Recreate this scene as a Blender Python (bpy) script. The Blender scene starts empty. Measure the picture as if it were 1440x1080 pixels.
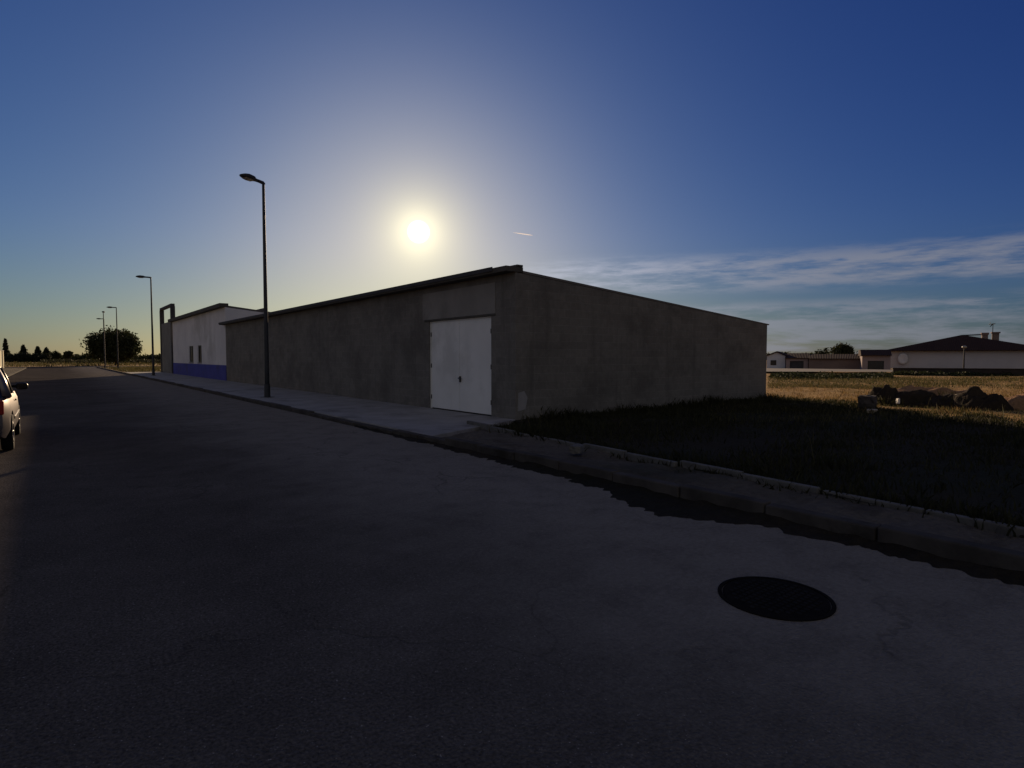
import bpy, bmesh, math, random
import numpy as np
from mathutils import Vector, Matrix

random.seed(7)
RNG = np.random.default_rng(11)
R = math.radians
scene = bpy.context.scene
COL = scene.collection

# World axes: +Y runs down the street, +X points from the road towards the warehouse.
YAW = R(38.0)
def C(x, z):
    """ground point x metres right and z metres ahead of the standing point, looking 38 deg right of the street"""
    c, s = math.cos(YAW), math.sin(YAW)
    return (c * x + s * z, -s * x + c * z)

# ------------------------------------------------------------------ materials
def new_mat(name):
    m = bpy.data.materials.new(name); m.use_nodes = True
    nt = m.node_tree
    for n in list(nt.nodes): nt.nodes.remove(n)
    out = nt.nodes.new('ShaderNodeOutputMaterial')
    bs = nt.nodes.new('ShaderNodeBsdfPrincipled')
    nt.links.new(bs.outputs[0], out.inputs[0])
    return m, nt, bs, out

def node(nt, t, **kw):
    n = nt.nodes.new(t)
    for k, v in kw.items(): setattr(n, k, v)
    return n

def noise(nt, vec, scale, detail=6, rough=0.6):
    n = node(nt, 'ShaderNodeTexNoise')
    n.inputs['Scale'].default_value = scale
    n.inputs['Detail'].default_value = detail
    n.inputs['Roughness'].default_value = rough
    nt.links.new(vec, n.inputs['Vector'])
    return n.outputs['Fac']

def ramp(nt, fac, stops):
    n = node(nt, 'ShaderNodeValToRGB')
    els = n.color_ramp.elements
    while len(els) < len(stops): els.new(0.5)
    for e, (p, c) in zip(els, stops):
        e.position = p; e.color = (*c, 1) if len(c) == 3 else c
    nt.links.new(fac, n.inputs[0])
    return n.outputs[0]

def mixc(nt, fac, a, b, mode='MIX'):
    n = node(nt, 'ShaderNodeMix', data_type='RGBA', blend_type=mode)
    n.clamp_factor = True
    for sock, v in ((n.inputs[0], fac), (n.inputs[6], a), (n.inputs[7], b)):
        if hasattr(v, 'is_output'): nt.links.new(v, sock)
        else: sock.default_value = v if isinstance(v, (int, float)) else (*v, 1)
    return n.outputs[2]

def mth(nt, op, a, b=None, c=None, clamp=False):
    n = node(nt, 'ShaderNodeMath', operation=op); n.use_clamp = clamp
    for i, v in enumerate((a, b, c)):
        if v is None: continue
        if hasattr(v, 'is_output'): nt.links.new(v, n.inputs[i])
        else: n.inputs[i].default_value = v
    return n.outputs[0]

def maprange(nt, v, a, b, c=0, d=1):
    n = node(nt, 'ShaderNodeMapRange'); n.interpolation_type = 'SMOOTHSTEP'
    nt.links.new(v, n.inputs[0])
    for i, x in enumerate((a, b, c, d)): n.inputs[i + 1].default_value = x
    return n.outputs[0]

def bump(nt, bs, h, strength=0.4, dist=0.02):
    n = node(nt, 'ShaderNodeBump')
    n.inputs['Strength'].default_value = strength
    n.inputs['Distance'].default_value = dist
    nt.links.new(h, n.inputs['Height']); nt.links.new(n.outputs[0], bs.inputs['Normal'])

def simple(name, c1, c2=None, rough=0.8, scale=3.0, bstr=0.25, bscale=40.0, metal=0.0, spec=0.4, stain=None):
    m, nt, bs, out = new_mat(name)
    tc = node(nt, 'ShaderNodeTexCoord').outputs['Object']
    c2 = c2 or tuple(x * 0.75 for x in c1)
    col = ramp(nt, noise(nt, tc, scale), [(0.35, c2), (0.65, c1)])
    if stain:
        col = mixc(nt, maprange(nt, noise(nt, tc, scale * 0.3, 8, 0.7), 0.52, 0.66), col, stain)
    nt.links.new(col, bs.inputs['Base Color'])
    bs.inputs['Roughness'].default_value = rough
    bs.inputs['Metallic'].default_value = metal
    bs.inputs['Specular IOR Level'].default_value = spec
    if bstr: bump(nt, bs, noise(nt, tc, bscale, 4), bstr, 0.01)
    return m

def leafy(name, c1, c2, trans=0.35, scale=1.2):
    m, nt, bs, out = new_mat(name)
    tc = node(nt, 'ShaderNodeTexCoord').outputs['Object']
    g = node(nt, 'ShaderNodeNewGeometry')
    f = mth(nt, 'ADD', mth(nt, 'MULTIPLY', noise(nt, tc, scale), 0.6), mth(nt, 'MULTIPLY', g.outputs['Random Per Island'], 0.4))
    col = ramp(nt, f, [(0.3, c2), (0.7, c1)])
    nt.links.new(col, bs.inputs['Base Color'])
    bs.inputs['Roughness'].default_value = 0.75
    bs.inputs['Specular IOR Level'].default_value = 0.2
    tr = node(nt, 'ShaderNodeBsdfTranslucent'); nt.links.new(col, tr.inputs[0])
    mx = node(nt, 'ShaderNodeMixShader'); mx.inputs[0].default_value = trans
    nt.links.new(bs.outputs[0], mx.inputs[1]); nt.links.new(tr.outputs[0], mx.inputs[2])
    nt.links.new(mx.outputs[0], out.inputs[0])
    return m

def asphalt():
    m, nt, bs, out = new_mat('asphalt')
    tc = node(nt, 'ShaderNodeTexCoord').outputs['Object']
    sep = node(nt, 'ShaderNodeSeparateXYZ'); nt.links.new(tc, sep.inputs[0])
    big = noise(nt, tc, 0.35, 8, 0.65)
    mid = noise(nt, tc, 2.2, 8, 0.7)
    fine = noise(nt, tc, 55, 3, 0.7)
    vor = node(nt, 'ShaderNodeTexVoronoi'); vor.inputs['Scale'].default_value = 62
    nt.links.new(tc, vor.inputs['Vector'])
    base = ramp(nt, mth(nt, 'ADD', mth(nt, 'MULTIPLY', big, 0.6), mth(nt, 'MULTIPLY', mid, 0.4)),
                [(0.3, (0.064, 0.059, 0.055)), (0.55, (0.108, 0.099, 0.091)), (0.75, (0.152, 0.139, 0.127))])
    # pale stone chips
    chip = mth(nt, 'MULTIPLY', maprange(nt, vor.outputs['Distance'], 0.32, 0.12), maprange(nt, noise(nt, tc, 30, 2), 0.56, 0.66))
    base = mixc(nt, 0.85, base, ramp(nt, fine, [(0.32, (0.45, 0.45, 0.45)), (0.68, (1.35, 1.35, 1.35))]), 'MULTIPLY')
    base = mixc(nt, mth(nt, 'MULTIPLY', chip, 0.75), base, (0.38, 0.36, 0.34))
    # dust washed against the kerb and worn to the verge
    edge = mth(nt, 'ADD', sep.outputs['X'], mth(nt, 'MULTIPLY', mth(nt, 'SUBTRACT', big, 0.5), 3.0))
    dust = mth(nt, 'MULTIPLY', maprange(nt, edge, 0.9, 4.2), maprange(nt, mid, 0.25, 0.6, 0.55, 1.0))
    base = mixc(nt, mth(nt, 'MULTIPLY', dust, 0.9), base, (0.215, 0.200, 0.180))
    base = mixc(nt, 0.5, base, ramp(nt, noise(nt, tc, 24, 4, 0.75), [(0.3, (0.55, 0.55, 0.55)), (0.7, (1.25, 1.25, 1.25))]), 'MULTIPLY')
    # fine cracks
    cv = node(nt, 'ShaderNodeTexVoronoi', feature='DISTANCE_TO_EDGE'); cv.inputs['Scale'].default_value = 0.45
    wv = node(nt, 'ShaderNodeVectorMath', operation='ADD')
    nz = node(nt, 'ShaderNodeTexNoise'); nz.inputs['Scale'].default_value = 1.4; nz.inputs['Detail'].default_value = 6
    nt.links.new(tc, nz.inputs['Vector'])
    nt.links.new(tc, wv.inputs[0]); nt.links.new(nz.outputs['Color'], wv.inputs[1]); nt.links.new(wv.outputs[0], cv.inputs['Vector'])
    crack = mth(nt, 'MULTIPLY', maprange(nt, cv.outputs['Distance'], 0.010, 0.002), maprange(nt, big, 0.42, 0.58))
    base = mixc(nt, mth(nt, 'MULTIPLY', crack, 0.3), base, (0.012, 0.012, 0.012))
    nt.links.new(base, bs.inputs['Base Color'])
    bs.inputs['Roughness'].default_value = 0.9
    bs.inputs['Specular IOR Level'].default_value = 0.0
    bump(nt, bs, mth(nt, 'SUBTRACT', mth(nt, 'ADD', fine, mth(nt, 'MULTIPLY', vor.outputs['Distance'], 0.8)), mth(nt, 'MULTIPLY', crack, 0.5)), 0.7, 0.012)
    return m

def block_wall(name, c1, c2, mortar, stain, scale=1.0):
    m, nt, bs, out = new_mat(name)
    tc = node(nt, 'ShaderNodeTexCoord').outputs['Object']
    sep = node(nt, 'ShaderNodeSeparateXYZ'); nt.links.new(tc, sep.inputs[0])
    cmb = node(nt, 'ShaderNodeCombineXYZ')
    nt.links.new(mth(nt, 'ADD', sep.outputs['X'], sep.outputs['Y']), cmb.inputs[0])
    nt.links.new(sep.outputs['Z'], cmb.inputs[1])
    br = node(nt, 'ShaderNodeTexBrick')
    br.inputs['Scale'].default_value = scale
    br.inputs['Brick Width'].default_value = 0.4; br.inputs['Row Height'].default_value = 0.2
    br.inputs['Mortar Size'].default_value = 0.008; br.inputs['Mortar Smooth'].default_value = 0.4
    br.inputs['Color1'].default_value = (*c1, 1); br.inputs['Color2'].default_value = (*c2, 1)
    br.inputs['Mortar'].default_value = (*mortar, 1)
    nt.links.new(cmb.outputs[0], br.inputs['Vector'])
    n1 = noise(nt, tc, 0.7, 9, 0.7); n2 = noise(nt, tc, 9, 6, 0.7)
    # vertical run-off streaks
    st = node(nt, 'ShaderNodeMapping'); st.inputs['Scale'].default_value = (1.6, 1.6, 0.12)
    nt.links.new(tc, st.inputs['Vector'])
    n3 = noise(nt, st.outputs[0], 2.0, 8, 0.7)
    col = mixc(nt, mth(nt, 'MULTIPLY', maprange(nt, n1, 0.42, 0.66), 0.75), br.outputs['Color'], stain)
    col = mixc(nt, mth(nt, 'MULTIPLY', maprange(nt, n3, 0.5, 0.7), 0.5), col, stain)
    col = mixc(nt, 0.35, col, ramp(nt, n2, [(0.3, (0.45, 0.45, 0.45)), (0.7, (1.0, 1.0, 1.0))]), 'MULTIPLY')
    nt.links.new(col, bs.inputs['Base Color'])
    bs.inputs['Roughness'].default_value = 0.92
    bs.inputs['Specular IOR Level'].default_value = 0.2
    bump(nt, bs, mth(nt, 'ADD', mth(nt, 'MULTIPLY', br.outputs['Fac'], -0.7), mth(nt, 'MULTIPLY', n2, 0.5)), 0.5, 0.012)
    return m

def earth(name, tan, green, dirt, gfac=0.5):
    m, nt, bs, out = new_mat(name)
    tc = node(nt, 'ShaderNodeTexCoord').outputs['Object']
    a = noise(nt, tc, 0.16, 8, 0.65); b = noise(nt, tc, 1.3, 8, 0.7); c = noise(nt, tc, 14, 5, 0.7)
    col = mixc(nt, maprange(nt, a, gfac - 0.08, gfac + 0.1), tan, green)
    col = mixc(nt, maprange(nt, b, 0.5, 0.62), col, dirt)
    col = mixc(nt, 0.6, col, ramp(nt, c, [(0.3, (0.4, 0.4, 0.4)), (0.7, (1.1, 1.1, 1.1))]), 'MULTIPLY')
    nt.links.new(col, bs.inputs['Base Color'])
    bs.inputs['Roughness'].default_value = 1.0
    bs.inputs['Specular IOR Level'].default_value = 0.1
    bump(nt, bs, mth(nt, 'ADD', c, mth(nt, 'MULTIPLY', b, 2.0)), 0.9, 0.05)
    return m

def tiled_roof(name, c1, c2):
    m, nt, bs, out = new_mat(name)
    tc = node(nt, 'ShaderNodeTexCoord').outputs['Object']
    wv = node(nt, 'ShaderNodeTexWave'); wv.inputs['Scale'].default_value = 1.6; wv.inputs['Distortion'].default_value = 0.4
    nt.links.new(tc, wv.inputs['Vector'])
    col = ramp(nt, noise(nt, tc, 1.5, 8, 0.7), [(0.3, c2), (0.7, c1)])
    nt.links.new(col, bs.inputs['Base Color'])
    bs.inputs['Roughness'].default_value = 0.9; bs.inputs['Specular IOR Level'].default_value = 0.15
    bump(nt, bs, wv.outputs['Fac'], 0.6, 0.05)
    return m

M = {}
M['asphalt'] = asphalt()
M['concrete'] = simple('concrete', (0.27, 0.265, 0.265), (0.20, 0.196, 0.195), 0.9, 1.5, 0.3, 60, stain=(0.145, 0.14, 0.138))
M['kerb'] = simple('kerb_concrete', (0.13, 0.125, 0.115), (0.08, 0.077, 0.07), 0.9, 4, 0.5, 30, stain=(0.055, 0.05, 0.045))
M['dirty_kerb'] = simple('dirty_kerb', (0.075, 0.068, 0.062), (0.04, 0.036, 0.033), 0.95, 2.5, 0.5, 30, stain=(0.028, 0.025, 0.022), spec=0.1)
M['dirt'] = earth('gutter_dirt', (0.030, 0.025, 0.020), (0.018, 0.018, 0.012), (0.022, 0.018, 0.015), 0.5)
M['gravel'] = earth('gravel_base', (0.125, 0.110, 0.092), (0.05, 0.048, 0.034), (0.085, 0.073, 0.06), 0.54)
M['block'] = block_wall('warehouse_blocks', (0.185, 0.176, 0.160), (0.158, 0.150, 0.137), (0.205, 0.196, 0.18), (0.100, 0.095, 0.087))
M['render'] = simple('cement_render', (0.235, 0.228, 0.212), (0.195, 0.188, 0.175), 0.9, 1.2, 0.3, 25, stain=(0.15, 0.143, 0.132))
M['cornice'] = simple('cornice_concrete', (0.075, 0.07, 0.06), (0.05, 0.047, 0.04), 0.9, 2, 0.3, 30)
M['door'] = simple('pale_door_paint', (0.70, 0.71, 0.70), (0.63, 0.64, 0.63), 0.55, 0.9, 0.05, 30, stain=(0.55, 0.56, 0.55))
M['dark_metal'] = simple('dark_metal', (0.03, 0.03, 0.033), None, 0.5, 6, 0.1, 60, 0.4)
M['galv'] = simple('dark_painted_steel', (0.040, 0.043, 0.052), (0.028, 0.031, 0.038), 0.6, 5, 0.1, 60, 0.0, 0.2)
M['lens'] = simple('lamp_lens', (0.32, 0.31, 0.26), None, 0.3, 5, 0)
M['whitewash'] = simple('whitewash', (0.60, 0.60, 0.62), (0.50, 0.50, 0.53), 0.9, 0.6, 0.2, 25, stain=(0.42, 0.42, 0.43))
M['blue'] = simple('blue_plinth_paint', (0.045, 0.05, 0.30), (0.03, 0.035, 0.23), 0.8, 1.2, 0.15, 25, stain=(0.035, 0.035, 0.16))
M['pane'] = simple('dark_window_pane', (0.012, 0.013, 0.016), None, 0.25, 3, 0, spec=0.5)
M['bare_concrete'] = simple('bare_concrete', (0.055, 0.055, 0.06), (0.038, 0.038, 0.042), 0.9, 2, 0.3, 25)
M['grey_block'] = block_wall('grey_infill_blocks', (0.20, 0.20, 0.19), (0.17, 0.17, 0.165), (0.21, 0.21, 0.2), (0.13, 0.13, 0.12))
M['sheet'] = simple('roof_sheet', (0.13, 0.12, 0.11), (0.09, 0.085, 0.08), 0.7, 1, 0.2, 20)
M['cream'] = simple('cream_wall', (0.62, 0.58, 0.40), (0.55, 0.51, 0.36), 0.9, 0.7, 0.2, 20)
M['house_white'] = simple('house_white', (0.47, 0.45, 0.47), (0.42, 0.40, 0.42), 0.9, 0.4, 0.15, 20)
M['blue_white'] = simple('bluish_white_wall', (0.50, 0.54, 0.62), (0.44, 0.48, 0.56), 0.9, 0.4, 0.15, 20)
M['terracotta'] = tiled_roof('terracotta_tiles', (0.048, 0.028, 0.024), (0.030, 0.019, 0.017))
M['umber'] = simple('umber_wall', (0.20, 0.145, 0.125), (0.15, 0.11, 0.10), 0.9, 0.5, 0.15, 20)
M['mauve'] = simple('mauve_wall', (0.30, 0.24, 0.24), (0.25, 0.20, 0.20), 0.9, 0.5, 0.15, 20)
M['dark_wall'] = simple('dark_stone_wall', (0.035, 0.025, 0.022), (0.02, 0.015, 0.014), 0.9, 2, 0.4, 12)
M['bark'] = simple('bark', (0.06, 0.045, 0.035), None, 0.95, 8, 0.6, 30)
M['leaf_dark'] = leafy('dark_foliage', (0.045, 0.052, 0.020), (0.022, 0.028, 0.012), 0.25)
M['leaf_olive'] = leafy('olive_foliage', (0.06, 0.06, 0.03), (0.03, 0.033, 0.018), 0.3)
M['cypress'] = leafy('cypress_foliage', (0.028, 0.036, 0.018), (0.016, 0.02, 0.011), 0.15)
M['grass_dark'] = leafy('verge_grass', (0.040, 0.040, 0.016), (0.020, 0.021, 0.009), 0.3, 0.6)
M['grass_dry'] = leafy('dry_grass', (0.26, 0.175, 0.075), (0.13, 0.088, 0.034), 0.4, 0.4)
M['grass_mix'] = leafy('field_grass', (0.12, 0.10, 0.045), (0.055, 0.058, 0.022), 0.4, 0.3)
M['field'] = earth('field_earth', (0.50, 0.31, 0.115), (0.24, 0.175, 0.055), (0.44, 0.25, 0.10), 0.58)
M['verge'] = earth('shaded_verge_earth', (0.034, 0.029, 0.02), (0.022, 0.024, 0.012), (0.03, 0.025, 0.018), 0.5)  # verge earth darkened in colour to stand for the cast shade
M['far_road'] = simple('pale_street', (0.17, 0.155, 0.145), (0.11, 0.10, 0.095), 0.95, 0.5, 0.3, 10)
M['soil'] = earth('backlit_soil', (0.040, 0.030, 0.022), (0.027, 0.021, 0.015), (0.034, 0.025, 0.018), 0.5)  # backlit shade put into the heap colour; the tan soil is the lit one
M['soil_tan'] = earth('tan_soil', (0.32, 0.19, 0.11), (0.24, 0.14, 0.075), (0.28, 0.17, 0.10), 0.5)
M['stone'] = simple('pale_stone', (0.36, 0.31, 0.22), (0.26, 0.22, 0.16), 0.95, 5, 0.6, 12)
M['rubble'] = simple('dark_concrete_rubble', (0.06, 0.05, 0.046), (0.035, 0.03, 0.028), 0.95, 5, 0.6, 12)
M['plastic'] = simple('white_plastic', (0.7, 0.68, 0.64), None, 0.6, 8, 0.1)
M['iron'] = simple('cast_iron', (0.015, 0.013, 0.012), (0.009, 0.008, 0.008), 0.95, 10, 0.3, 60, 0.0, 0.03)
M['worn_iron'] = simple('worn_iron', (0.020, 0.018, 0.017), (0.012, 0.011, 0.010), 0.85, 8, 0.2, 60, 0.0, 0.06)
M['collar'] = simple('bitumen_collar', (0.11, 0.104, 0.10), (0.085, 0.08, 0.077), 0.95, 6, 0.5, 70, spec=0.05)
M['car_paint'] = simple('silver_car_paint', (0.17, 0.155, 0.155), (0.155, 0.14, 0.14), 0.32, 2, 0, 20, 0.55, 0.5)
M['car_glass'] = simple('car_glass', (0.010, 0.012, 0.014), None, 0.06, 2, 0, spec=0.6)
M['tyre'] = simple('tyre_rubber', (0.012, 0.012, 0.012), None, 0.9, 8, 0.3, 40, spec=0.2)
M['rim'] = simple('alloy_rim', (0.35, 0.35, 0.36), None, 0.35, 4, 0, 20, 0.8)
M['black_trim'] = simple('black_trim', (0.015, 0.015, 0.016), None, 0.4, 6, 0)
M['red_lens'] = simple('red_tail_lens', (0.25, 0.012, 0.012), None, 0.2, 4, 0)
M['clear_lens'] = simple('headlight_lens', (0.55, 0.55, 0.55), None, 0.12, 4, 0)

# ------------------------------------------------------------------ mesh helpers
class MB:
    def __init__(s): s.v = []; s.f = []; s.smooth = False
    def add(s, vs, fs):
        o = len(s.v); s.v += [tuple(v) for v in vs]; s.f += [tuple(i + o for i in f) for f in fs]; return s
    def box(s, x0, x1, y0, y1, z0, z1):
        return s.add([(x0,y0,z0),(x1,y0,z0),(x1,y1,z0),(x0,y1,z0),(x0,y0,z1),(x1,y0,z1),(x1,y1,z1),(x0,y1,z1)],
                     [(0,3,2,1),(4,5,6,7),(0,1,5,4),(1,2,6,5),(2,3,7,6),(3,0,4,7)])
    def prism(s, poly, axis, a, b):
        """extrude a 2-D polygon; axis 'x': poly=(y,z); 'y': poly=(x,z); 'z': poly=(x,y)"""
        n = len(poly)
        def p(q, t): return (t,q[0],q[1]) if axis=='x' else (q[0],t,q[1]) if axis=='y' else (q[0],q[1],t)
        vs = [p(q,a) for q in poly] + [p(q,b) for q in poly]
        fs = [tuple(range(n))[::-1], tuple(range(n,2*n))] + [(i,(i+1)%n,(i+1)%n+n,i+n) for i in range(n)]
        return s.add(vs, fs)
    def tube(s, pts, radii, n=10, cap=True):
        pts = [Vector(p) for p in pts]; o = len(s.v); prev = None
        for i, p in enumerate(pts):
            d = (pts[min(i+1,len(pts)-1)] - pts[max(i-1,0)]).normalized()
            if prev is None:
                a = Vector((1,0,0)) if abs(d.x) < .9 else Vector((0,1,0))
                u = d.cross(a).normalized()
            else:
                u = (prev - d * prev.dot(d)).normalized()
            prev = u; w = d.cross(u)
            for k in range(n):
                t = 2*math.pi*k/n
                s.v.append(tuple(p + (u*math.cos(t) + w*math.sin(t)) * radii[i]))
        for i in range(len(pts)-1):
            for k in range(n):
                a = o+i*n+k; b = o+i*n+(k+1)%n
                s.f.append((a,b,b+n,a+n))
        if cap:
            s.f.append(tuple(o+k for k in range(n))[::-1]); e = o+(len(pts)-1)*n
            s.f.append(tuple(e+k for k in range(n)))
        return s
    def loft(s, rings, cap=True):
        o = len(s.v); n = len(rings[0])
        for r in rings: s.v += [tuple(p) for p in r]
        for i in range(len(rings)-1):
            for k in range(n):
                a = o+i*n+k; b = o+i*n+(k+1)%n
                s.f.append((a,b,b+n,a+n))
        if cap:
            s.f.append(tuple(o+k for k in range(n))[::-1]); e = o+(len(rings)-1)*n
            s.f.append(tuple(e+k for k in range(n)))
        return s
    def build(s, name, mat, parent=None, bevel=0, smooth=False, loc=None, rz=0):
        me = bpy.data.meshes.new(name); me.from_pydata(s.v, [], s.f); me.update()
        bm = bmesh.new(); bm.from_mesh(me); bmesh.ops.recalc_face_normals(bm, faces=bm.faces); bm.to_mesh(me); bm.free()
        if smooth: me.polygons.foreach_set('use_smooth', [True]*len(me.polygons))
        me.materials.append(mat)
        o = bpy.data.objects.new(name, me); COL.objects.link(o)
        if parent: o.parent = parent
        if loc: o.location = loc
        o.rotation_euler.z = rz
        if bevel:
            b = o.modifiers.new('bevel','BEVEL'); b.width = bevel; b.segments = 2; b.limit_method = 'ANGLE'
        return o

def tag(o, label, cat, group=None, kind=None):
    o['label'] = label; o['category'] = cat
    if group: o['group'] = group
    if kind: o['kind'] = kind
    return o
def thing(name, label, cat, loc=(0,0,0), rz=0, group=None):
    o = bpy.data.objects.new(name, None); o.empty_display_size = 0.3; COL.objects.link(o)
    o.location = loc; o.rotation_euler.z = rz
    return tag(o, label, cat, group)
def struct(o): o['kind'] = 'structure'; return o
def copy_tree(o, parent=None):
    c = o.copy(); COL.objects.link(c); c.parent = parent
    for ch in list(o.children): copy_tree(ch, c)
    return c
def cut(ob, cutters):
    for c in cutters:
        md = ob.modifiers.new('cut','BOOLEAN'); md.operation = 'DIFFERENCE'; md.object = c; md.solver = 'EXACT'
    bpy.context.view_layer.update()
    me = bpy.data.meshes.new_from_object(ob.evaluated_get(bpy.context.evaluated_depsgraph_get()))
    ob.modifiers.clear(); ob.data = me
    for c in cutters:
        d = c.data; bpy.data.objects.remove(c); bpy.data.meshes.remove(d)

def np_mesh(name, V, F, mat, parent=None, loc=None):
    me = bpy.data.meshes.new(name)
    n = F.shape[1]
    me.vertices.add(len(V)); me.vertices.foreach_set('co', V.astype(np.float32).ravel())
    me.loops.add(F.size); me.loops.foreach_set('vertex_index', F.astype(np.int32).ravel())
    me.polygons.add(len(F)); me.polygons.foreach_set('loop_start', np.arange(0, F.size, n, dtype=np.int32))
    me.update(calc_edges=True); me.validate()
    me.materials.append(mat)
    o = bpy.data.objects.new(name, me); COL.objects.link(o)
    if parent: o.parent = parent
    if loc: o.location = loc
    return o

# smooth value noise for terrain
_perm = RNG.random((64,64))
def vnoise(x, y):
    xi = np.floor(x).astype(int); yi = np.floor(y).astype(int)
    fx = x-xi; fy = y-yi; fx = fx*fx*(3-2*fx); fy = fy*fy*(3-2*fy)
    g = lambda a,b: _perm[a%64, b%64]
    return (g(xi,yi)*(1-fx)+g(xi+1,yi)*fx)*(1-fy) + (g(xi,yi+1)*(1-fx)+g(xi+1,yi+1)*fx)*fy
def terrain(x, y):
    x = np.asarray(x, float); y = np.asarray(y, float)
    h = 0.02 + 0.16*(vnoise(x*0.22+3, y*0.22)-0.35) + 0.07*(vnoise(x*0.9, y*0.9+7)-0.4) + 0.03*(vnoise(x*2.7, y*2.7)-0.4)
    return h

# ------------------------------------------------------------------ the setting
def sheet(name, pts, z, mat, n=1):
    mb = MB(); mb.add([(x,y,z) for x,y in pts], [tuple(range(len(pts)))])
    return struct(mb.build(name, mat))

KERB = 5.5
# ground to the horizon
mb = MB(); ring = [(4000*math.cos(2*math.pi*k/64), 4000*math.sin(2*math.pi*k/64), -0.03) for k in range(64)]
mb.add(ring, [tuple(range(64))]); struct(mb.build('ground', M['field']))
# road
sheet('road', [(-2.7,-40),(KERB,-40),(KERB,110),(9,114),(60,116),(60,124),(-60,124),(-60,114),(-6,113),(-2.7,109)], 0.0, M['asphalt'])
# left pavement and its kerb
mb = MB().box(-4.95,-2.85,-40,108,-0.05,0.12); struct(mb.build('left_pavement', M['gravel']))
mb = MB()
for i in range(-40,108): mb.box(-2.848,-2.7,i+0.006,i+0.994,-0.05,0.13)
struct(mb.build('left_kerb', M['dirty_kerb'], bevel=0.012))
# concrete pavement in front of the warehouses: dropped to the road before the garage door
mb = MB()
mb.prism([(KERB+0.152,9.7),(8.7,11.0),(8.7,69),(KERB+0.152,69)], 'z', -0.05, 0.11)
pv = struct(mb.build('pavement', M['concrete'], bevel=0.01))
# expansion joints, dark narrow grooves laid as thin strips
mb = MB()
for yy in list(np.arange(15.6, 69, 3.0)): mb.box(KERB+0.16, 8.69, yy, yy+0.018, 0.108, 0.1112)
struct(mb.build('pavement_joints', M['kerb']))
# kerb stones: full height along the verge, lower along the built pavement, gap where the corner is broken
mb = MB(); y = -40.0
while y < 110:
    j = random.uniform(-0.012, 0.012)
    top = (0.155 if y < 8.6 else 0.115) + random.uniform(-0.012, 0.012)
    if y > 10 and y < 16: top = 0.08
    mb.box(KERB+j, KERB+0.15+j, y+0.008, y+0.992, -0.05, top); y += 1.0
struct(mb.build('kerb', M['dirty_kerb'], bevel=0.015))
# dark dirt washed into the gutter, wider at one spot
nx, ny = 14, 900
V = []
for yy in np.linspace(-12, 15, ny):
    wd = 0.10 + 0.16*float(vnoise(np.array(yy*1.3),np.array(2.0))) + 0.14*float(vnoise(np.array(yy*5.0),np.array(5.0))) + 0.10*float(vnoise(np.array(yy*14.0),np.array(9.0))) + 0.05*float(vnoise(np.array(yy*37.0),np.array(3.0))) - 0.08 + 0.55*math.exp(-((yy-3.9)/0.85)**2) - 0.05
    if yy > 8: wd *= max(0.15, 1-(yy-8)*0.16)
    for i in range(nx):
        t = i/(nx-1)
        V.append((KERB+0.02-t*wd, yy, 0.006+0.05*(1-t)**1.6*(0.4+float(vnoise(np.array(t*3+1),np.array(yy*6)))) - 0.008*(t>0.97)))
V = np.array(V); I, J = np.meshgrid(np.arange(nx-1), np.arange(ny-1)); a = (J*nx+I).ravel()
struct(np_mesh('gutter_dirt', V, np.stack([a,a+1,a+nx+1,a+nx],1), M['dirt']))
# rough sub-base strip, uneven
nx, ny = 16, 200
xs = np.linspace(0,1,nx); ys = np.linspace(-25,10.9,ny)
V = []
for yy in ys:
    xi = 6.45 + max(0,(yy-1))*0.085
    for t in xs:
        xx = KERB+0.15 + t*(xi-KERB-0.15)
        V.append((xx,yy,0.085 + 0.10*(float(vnoise(np.array(xx*2.3),np.array(yy*2.3)))-0.5) + 0.03*(float(vnoise(np.array(xx*9),np.array(yy*9)))-0.5)))
V = np.array(V)
keep = []
for j in range(ny-1):
    for i in range(nx-1):
        a = j*nx+i
        if V[a][1] > 9.4 + (V[a][0]-KERB)*0.42: continue
        keep.append((a,a+1,a+nx+1,a+nx))
struct(np_mesh('sidewalk_base', V, np.array(keep), M['gravel']))
# inner edging of the unfinished pavement
mb = MB(); y = -25.0
while y < 10.2:
    xi = 6.45 + max(0,(y-1))*0.085; x2 = 6.45 + max(0,(y+0.98-1))*0.085
    z = 0.165 + random.uniform(-0.035,0.03); j = random.uniform(-0.045,0.045)
    mb.prism([(xi+j,y),(xi+0.085+j,y),(x2+0.085+j,y+0.97),(x2+j,y+0.97)],'z',-0.05,z); y += 1.0
struct(mb.build('inner_edging', M['kerb'], bevel=0.012))

def shade_edge(x,y): return x - (14.3+(y+0.4)*0.56) + 1.5*(vnoise(x*0.8,y*0.8)-0.5)+0.9*(vnoise(x*2.3,y*2.3)-0.5)  # dark ground and grass end on the warehouse's shadow edge, shade put in colour
def grid_patch(name, x0, x1, y0, y1, step, mat, mask=None, dz=0.0):
    xs = np.arange(x0, x1+step/2, step); ys = np.arange(y0, y1+step/2, step)
    X, Y = np.meshgrid(xs, ys); Z = terrain(X, Y) + dz
    V = np.stack([X.ravel(), Y.ravel(), Z.ravel()], 1); nx = len(xs)
    I, J = np.meshgrid(np.arange(nx-1), np.arange(len(ys)-1)); a = (J*nx+I).ravel()
    F = np.stack([a,a+1,a+nx+1,a+nx],1)
    if mask is not None:
        cx = V[F].mean(1); F = F[mask(cx[:,0], cx[:,1])]
    o = np_mesh(name, V, F, mat); o.data.polygons.foreach_set('use_smooth',[True]*len(o.data.polygons))
    return struct(o)
def inner(y): return 6.56 + np.maximum(0,(y-1))*0.085
grid_patch('shaded_verge_ground', 6.3, 20.1, -16, 11.2, 0.15, M['verge'], lambda x,y: (x>inner(y)-0.05) & ((x>8.6)|(y<10.6)) & (shade_edge(x,y)<0.25), 0.06)
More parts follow.
